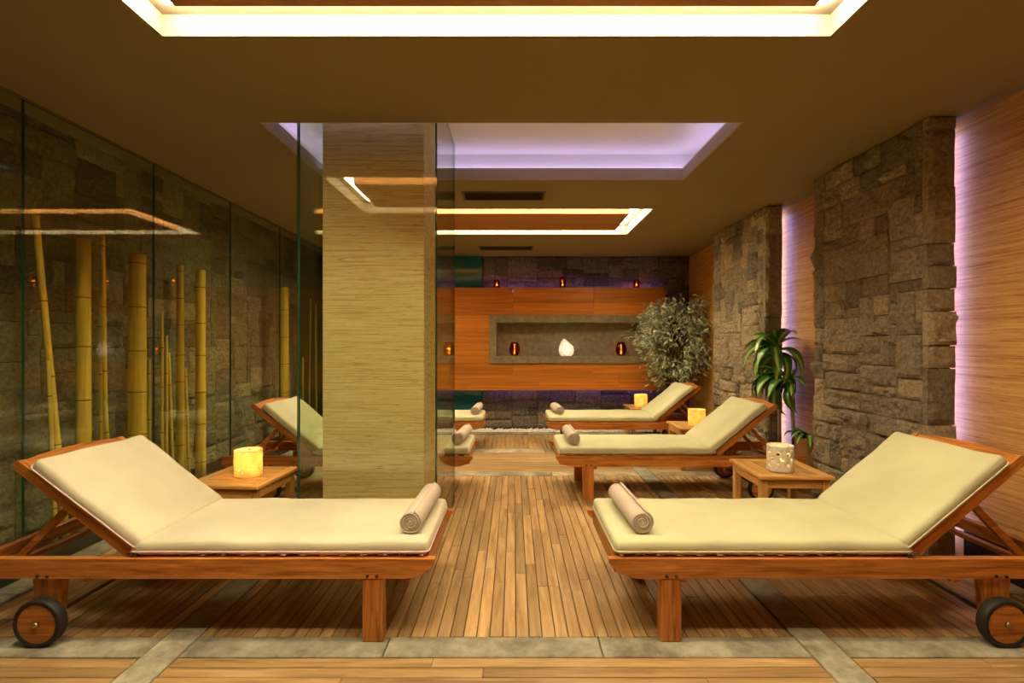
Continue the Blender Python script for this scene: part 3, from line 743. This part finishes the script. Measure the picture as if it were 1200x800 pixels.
def lantern(x, y, z, r, h, lb, mat, hole, watts):
    t = thing('candle_lantern', lb, 'candle lantern', (x, y, z), 0, 'candle lanterns')
    n, rows = 40, 14; v = []; f = []
    for j in range(rows + 1):
        for i in range(n):
            a = 2 * math.pi * i / n; rr = r * (1 + .012 * math.sin(2 * a + 1) + (.02 if hole == 1 else .008) * noise.noise(Vector((math.cos(a), math.sin(a), j * .35))))
            v.append((rr * math.cos(a), rr * math.sin(a), h * j / rows + .002))
    gone = set()
    if hole == 2:
        for j0, sh in ((3, 0), (6, 2), (9, 0)):
            for i0 in range(0, n, 5):
                for a in (0, 1):
                    for q in (0, 1): gone.add((j0 + a, (i0 + sh + q) % n))
        for i0 in range(2, n, 10): gone.add((12, i0))
    elif hole == 1:
        for j0, sh in ((2, 0), (4, 3), (12, 2)):
            for i0 in range(0, n, 5 if j0 < 9 else 10): gone.add((j0, (i0 + sh) % n))
    for j in range(rows):
        for i in range(n):
            if (j, i) not in gone: f.append((j * n + i, j * n + (i + 1) % n, (j + 1) * n + (i + 1) % n, (j + 1) * n + i))
    f.append(tuple(range(n))[::-1])
    o_ = link('shade', mesh('shade', v, f, mat, True), t); sm = o_.modifiers.new('thickness', 'SOLIDIFY'); sm.thickness = .006; sm.offset = -1
    vv, ff = lathe([(.0001, 0), (.024, 0), (.025, .05), (.022, .053), (.0001, .050)], 16); c = link('candle', mesh('candle', vv, ff, 'wax', True), t, (0, 0, .009))
    vv, ff = lathe([(.0001, 0), (.004, .005), (.0055, .011), (.003, .02), (.0001, .028)], 10); link('flame', mesh('flame', vv, ff, 'flame', True), c, (0, 0, .054))
    if watts:
        ld = bpy.data.lights.new('candle_light', 'POINT'); ld.energy = watts; ld.color = (1, .55, .16); ld.shadow_soft_size = .012
        link('candle_light', ld, t, (0, 0, .105))
    return t
lantern(1.685, 3.06, TT, .077, .162, 'cream white lantern pierced with rows of square holes', 'lantern_white', 2, .05)
lantern(-1.615, 2.945, TT, .077, .160, 'glowing yellow lantern with small dotted holes on the table by the glass box', 'lantern_glow', 1, .6)
lantern(1.785, 4.72, TT, .080, .165, 'glowing orange lantern on the side table near the stone pillar', 'lantern_glow', 0, .45)
lantern(1.62, 6.17, TT, .080, .16, 'glowing orange lantern on the side table by the back wall', 'lantern_glow', 0, .45)

# votives and vase on the panel and in the niche
def votive(x, y, z, h, r, lb, egg=True, watts=.08):
    t = thing('candle_glass', lb, 'candle holder', (x, y, z), 0, 'amber candle glasses')
    prof = [(.0001, .004), (r * .62, .004), (r * .95, h * .3), (r, h * .5), (r * .85, h * .78), (r * .62, h), (r * .57, h), (r * .8, h * .78), (r * .94, h * .5), (r * .88, h * .3), (r * .55, .012), (.0001, .012)] if egg else \
           [(.0001, .003), (r * .8, .003), (r * .9, h * .3), (r, h * .7), (r * .8, h), (r * .74, h), (r * .93, h * .7), (r * .84, h * .3), (r * .7, .01), (.0001, .01)]
    v_, f_ = lathe(prof, 20); link('glass_cup', mesh('glass_cup', v_, f_, 'amber_glass', True), t)
    v_, f_ = lathe([(.0001, .013), (.018, .013), (.018, .03), (.0001, .03)], 12); link('candle', mesh('candle', v_, f_, 'wax', True), t)
    v_, f_ = lathe([(.0001, .031), (.009, .036), (.011, .044), (.006, .056), (.0001, .066)], 10); link('flame', mesh('flame', v_, f_, 'flame', True), t)
    if watts:
        ld = bpy.data.lights.new('candle_light', 'POINT'); ld.energy = watts; ld.color = (1, .5, .12); ld.shadow_soft_size = .01
        link('candle_light', ld, t, (0, 0, .10))
votive(.012, 6.76, NZ0 + fw, .195, .078, 'olive-amber egg-shaped candle glass in the niche beside the white tulip lamp')
votive(1.50, 6.76, NZ0 + fw, .195, .078, 'dark brown egg-shaped candle glass at the plant end of the niche')
for x, h, lb in ((-.236, .11, 'small amber candle glass on the panel top beside the teal panel'), (.68, .15, 'tallest amber candle glass on the panel top, above the white tulip lamp'), (1.71, .115, 'small amber candle glass on the panel top at the plant end')):
    votive(x, 6.74, PZ1, h, .047, lb, False)
v, f = lathe([(.0001, 0), (.07, 0), (.098, .03), (.106, .08), (.098, .13), (.070, .18), (.034, .215), (.012, .232), (.0001, .235)], 28)
vv = []
for (x, y, z) in v:
    k = max(0, (z - .10) / .135); x2 = x - .030 * k * k
    if z > .16 and x > 0: z -= .028 * (x / .09)
    vv.append((x2, y, z))
tag(link('tulip_lamp', mesh('tulip_lamp', vv, f, 'tulip_white', True), None, (.735, 6.75, NZ0 + fw), (0, 0, 0), (1, .6, 1.03)), 'white pointed tulip-shaped lamp in the stone niche', 'lamp')
ld = bpy.data.lights.new('lamp_bulb', 'POINT'); ld.energy = .09; ld.color = (1, .84, .62); ld.shadow_soft_size = .025
link('lamp_bulb', ld, bpy.data.objects['tulip_lamp'], (0, 0, .09))

# ------------------------------------------------------------------ plants
def leaf_mesh(L_, W_, droop, fold=.25, n=7):
    v = []; f = []
    for i in range(n + 1):
        t_ = i / n; w_ = W_ * (math.sin(math.pi * min(1, t_ * .93 + .07)) ** .75) * (1 if t_ < .98 else 0); a = droop * t_ * t_
        y = L_ * (math.sin(a) / droop if False else t_ * math.cos(a * .55)); z = -L_ * t_ * math.sin(a * .55)
        v += [(-w_ / 2, y, z + w_ * fold), (0, y, z), (w_ / 2, y, z + w_ * fold)]
    for i in range(n):
        for j in (0, 1): a = i * 3 + j; f.append((a, a + 1, a + 4, a + 3))
    return mesh('leaf', v, f, 'dracaena_leaf', True)
LM = [leaf_mesh(.29, .100, R(75)), leaf_mesh(.25, .095, R(50)), leaf_mesh(.30, .092, R(95)), leaf_mesh(.22, .055, R(30))]
def crown(parent, c, n, size=1.0, up=.6):
    base = Vector(parent.location)
    for i in range(n):
        t_ = i / n; az = i * 2.39996 + rng.uniform(-.3, .3); el = R(75 * up - 100 * t_ * .9 + rng.uniform(-14, 14))
        m_ = LM[3] if t_ < .12 else rng.choice(LM[:3]); s_ = size * rng.uniform(.85, 1.12)
        room = 2.47 - base.x - c[0]                     # keep the leaf clear of the wall and of the pillars
        for k in range(30):
            d = Vector((-math.sin(az), math.cos(az)))
            rch = .30 * s_ * max(.3, math.cos(el))
            tip = Vector((base.x + c[0], base.y + c[1])) + d * rch
            if tip.x < 2.47 and (tip.x < 2.25 or 3.72 < tip.y < 4.35): break
            az += .7; s_ *= .98
        link('leaf', m_, parent, (c[0], c[1], c[2] - .10 * t_ * size), (el, rng.uniform(-.3, .3), az), (s_, s_, s_))
pl = thing('broadleaf_plant', 'two-stemmed plant with broad glossy green leaves between the stone pillars', 'potted plant', (2.365, 4.19, 0))
G().box(-.09, .09, -.13, .13, 0, .27, 0, .008).obj('planter', 'pot_dark', pl); G().box(-.08, .08, -.12, .12, .27, .275).obj('soil', 'soil', pl)
sA = [(-.03, .06, .27), (-.03, .06, .5), (-.04, .05, .8), (-.07, .02, 1.02), (-.09, .0, 1.15)]; sB = [(.02, -.07, .27), (.015, -.07, .5), (.0, -.07, .75), (-.01, -.08, .92)]
for s_ in (sA, sB): G().tube(s_, [.017, .015, .014, .012, .008][:len(s_)], 8).obj('stem', 'stem', pl, smooth=True)
crown(pl, (-.09, .0, 1.20), 24, 1.0, .8); crown(pl, (-.08, .02, .97), 12, .95, .3); crown(pl, (-.02, -.08, .93), 15, .9, .6)
pp = thing('tan_pot_plant', 'small leafy plant in a rounded tan pot against the lilac-lit wall', 'potted plant', (2.375, 3.93, 0))
v, f = lathe([(.0001, 0), (.060, 0), (.078, .15), (.085, .32), (.080, .42), (.084, .445), (.072, .445), (.07, .42), (.0001, .42)], 24); link('pot', mesh('pot', v, f, 'pot_tan', True), pp)
v, f = lathe([(.07, .421), (.0001, .423)], 16); link('soil', mesh('soil', v, f, 'soil'), pp)
for i in range(8):
    link('leaf', rng.choice(LM), pp, (rng.uniform(-.02, .02), rng.uniform(-.02, .02), .43), (R(rng.uniform(25, 62)), 0, R(15 + i * 22 + rng.uniform(-8, 8))), (.6,) * 3)

def olive(x, y):
    t = thing('olive_tree', 'bushy potted tree with small silvery olive leaves in the back corner', 'potted plant', (x, y, 0))
    v, f = lathe([(.0001, 0), (.13, 0), (.165, .28), (.17, .32), (.15, .32), (.145, .30), (.0001, .30)], 24); link('pot', mesh('pot', v, f, 'pot_dark', True), t)
    g = G()
    for k in range(4):
        a = k * 1.6; g.tube([(.03 * math.cos(a), .03 * math.sin(a), .28), (.04 * math.cos(a + .6), .04 * math.sin(a + .6), .7), (.10 * math.cos(a), .10 * math.sin(a), 1.15), (.20 * math.cos(a), .2 * math.sin(a), 1.55)], [.016, .014, .010, .005], 7)
    tips = []
    for k in range(150):
        z = .62 + 1.06 * (rng.random() ** .8); c_ = (z - .62) / 1.06; wd = .20 + .30 * math.sin(min(1, c_ * 1.25) * math.pi * .62)
        if c_ > .8: wd *= 1 - (c_ - .8) * 1.6
        a = rng.uniform(0, 6.283); rr = wd * math.sqrt(rng.uniform(.12, 1))
        tips.append((min(rr * math.cos(a), 2.47 - x), max(-.34, min(rr * math.sin(a), .24)), z))
    for (a, b_, c) in tips[::3]: g.tube([(a * .15, b_ * .15, c - .18), (a * .6, b_ * .6, c - .05), (a, b_, c)], [.006, .004, .002], 5)
    g.obj('trunk', 'bark', t, smooth=True)
    lf = G()
    for (a, b_, c) in tips:
        for q in range(30):
            p = Vector((a, b_, c)) + Vector((rng.gauss(0, .055), rng.gauss(0, .055), rng.gauss(0, .06)))
            p.x = min(p.x, 2.485 - x - .01); p.y = max(-.30, min(p.y, .21))
            d = Vector((a * 2 + rng.gauss(0, .5), b_ * 2 + rng.gauss(0, .5), rng.gauss(-.25, .5))).normalized()
            s_ = d.cross(Vector((rng.gauss(0, 1), rng.gauss(0, 1), 1))).normalized(); l = rng.uniform(.055, .095); w_ = l * .16
            nn = d.cross(s_) * l * .1
            e = p + d * l
            if e.x > 2.49 - x or e.y > .32 or e.y < -.34: continue
            lf.add([p, p + d * l * .45 + s_ * w_ - nn, e, p + d * l * .45 - s_ * w_ - nn], [(0, 1, 2), (0, 2, 3)])
    o_ = lf.obj('foliage', 'olive_leaf', t); o_['kind'] = 'stuff'
olive(2.13, 6.34)
print('stones left', n_left, 'planks', len(planks))
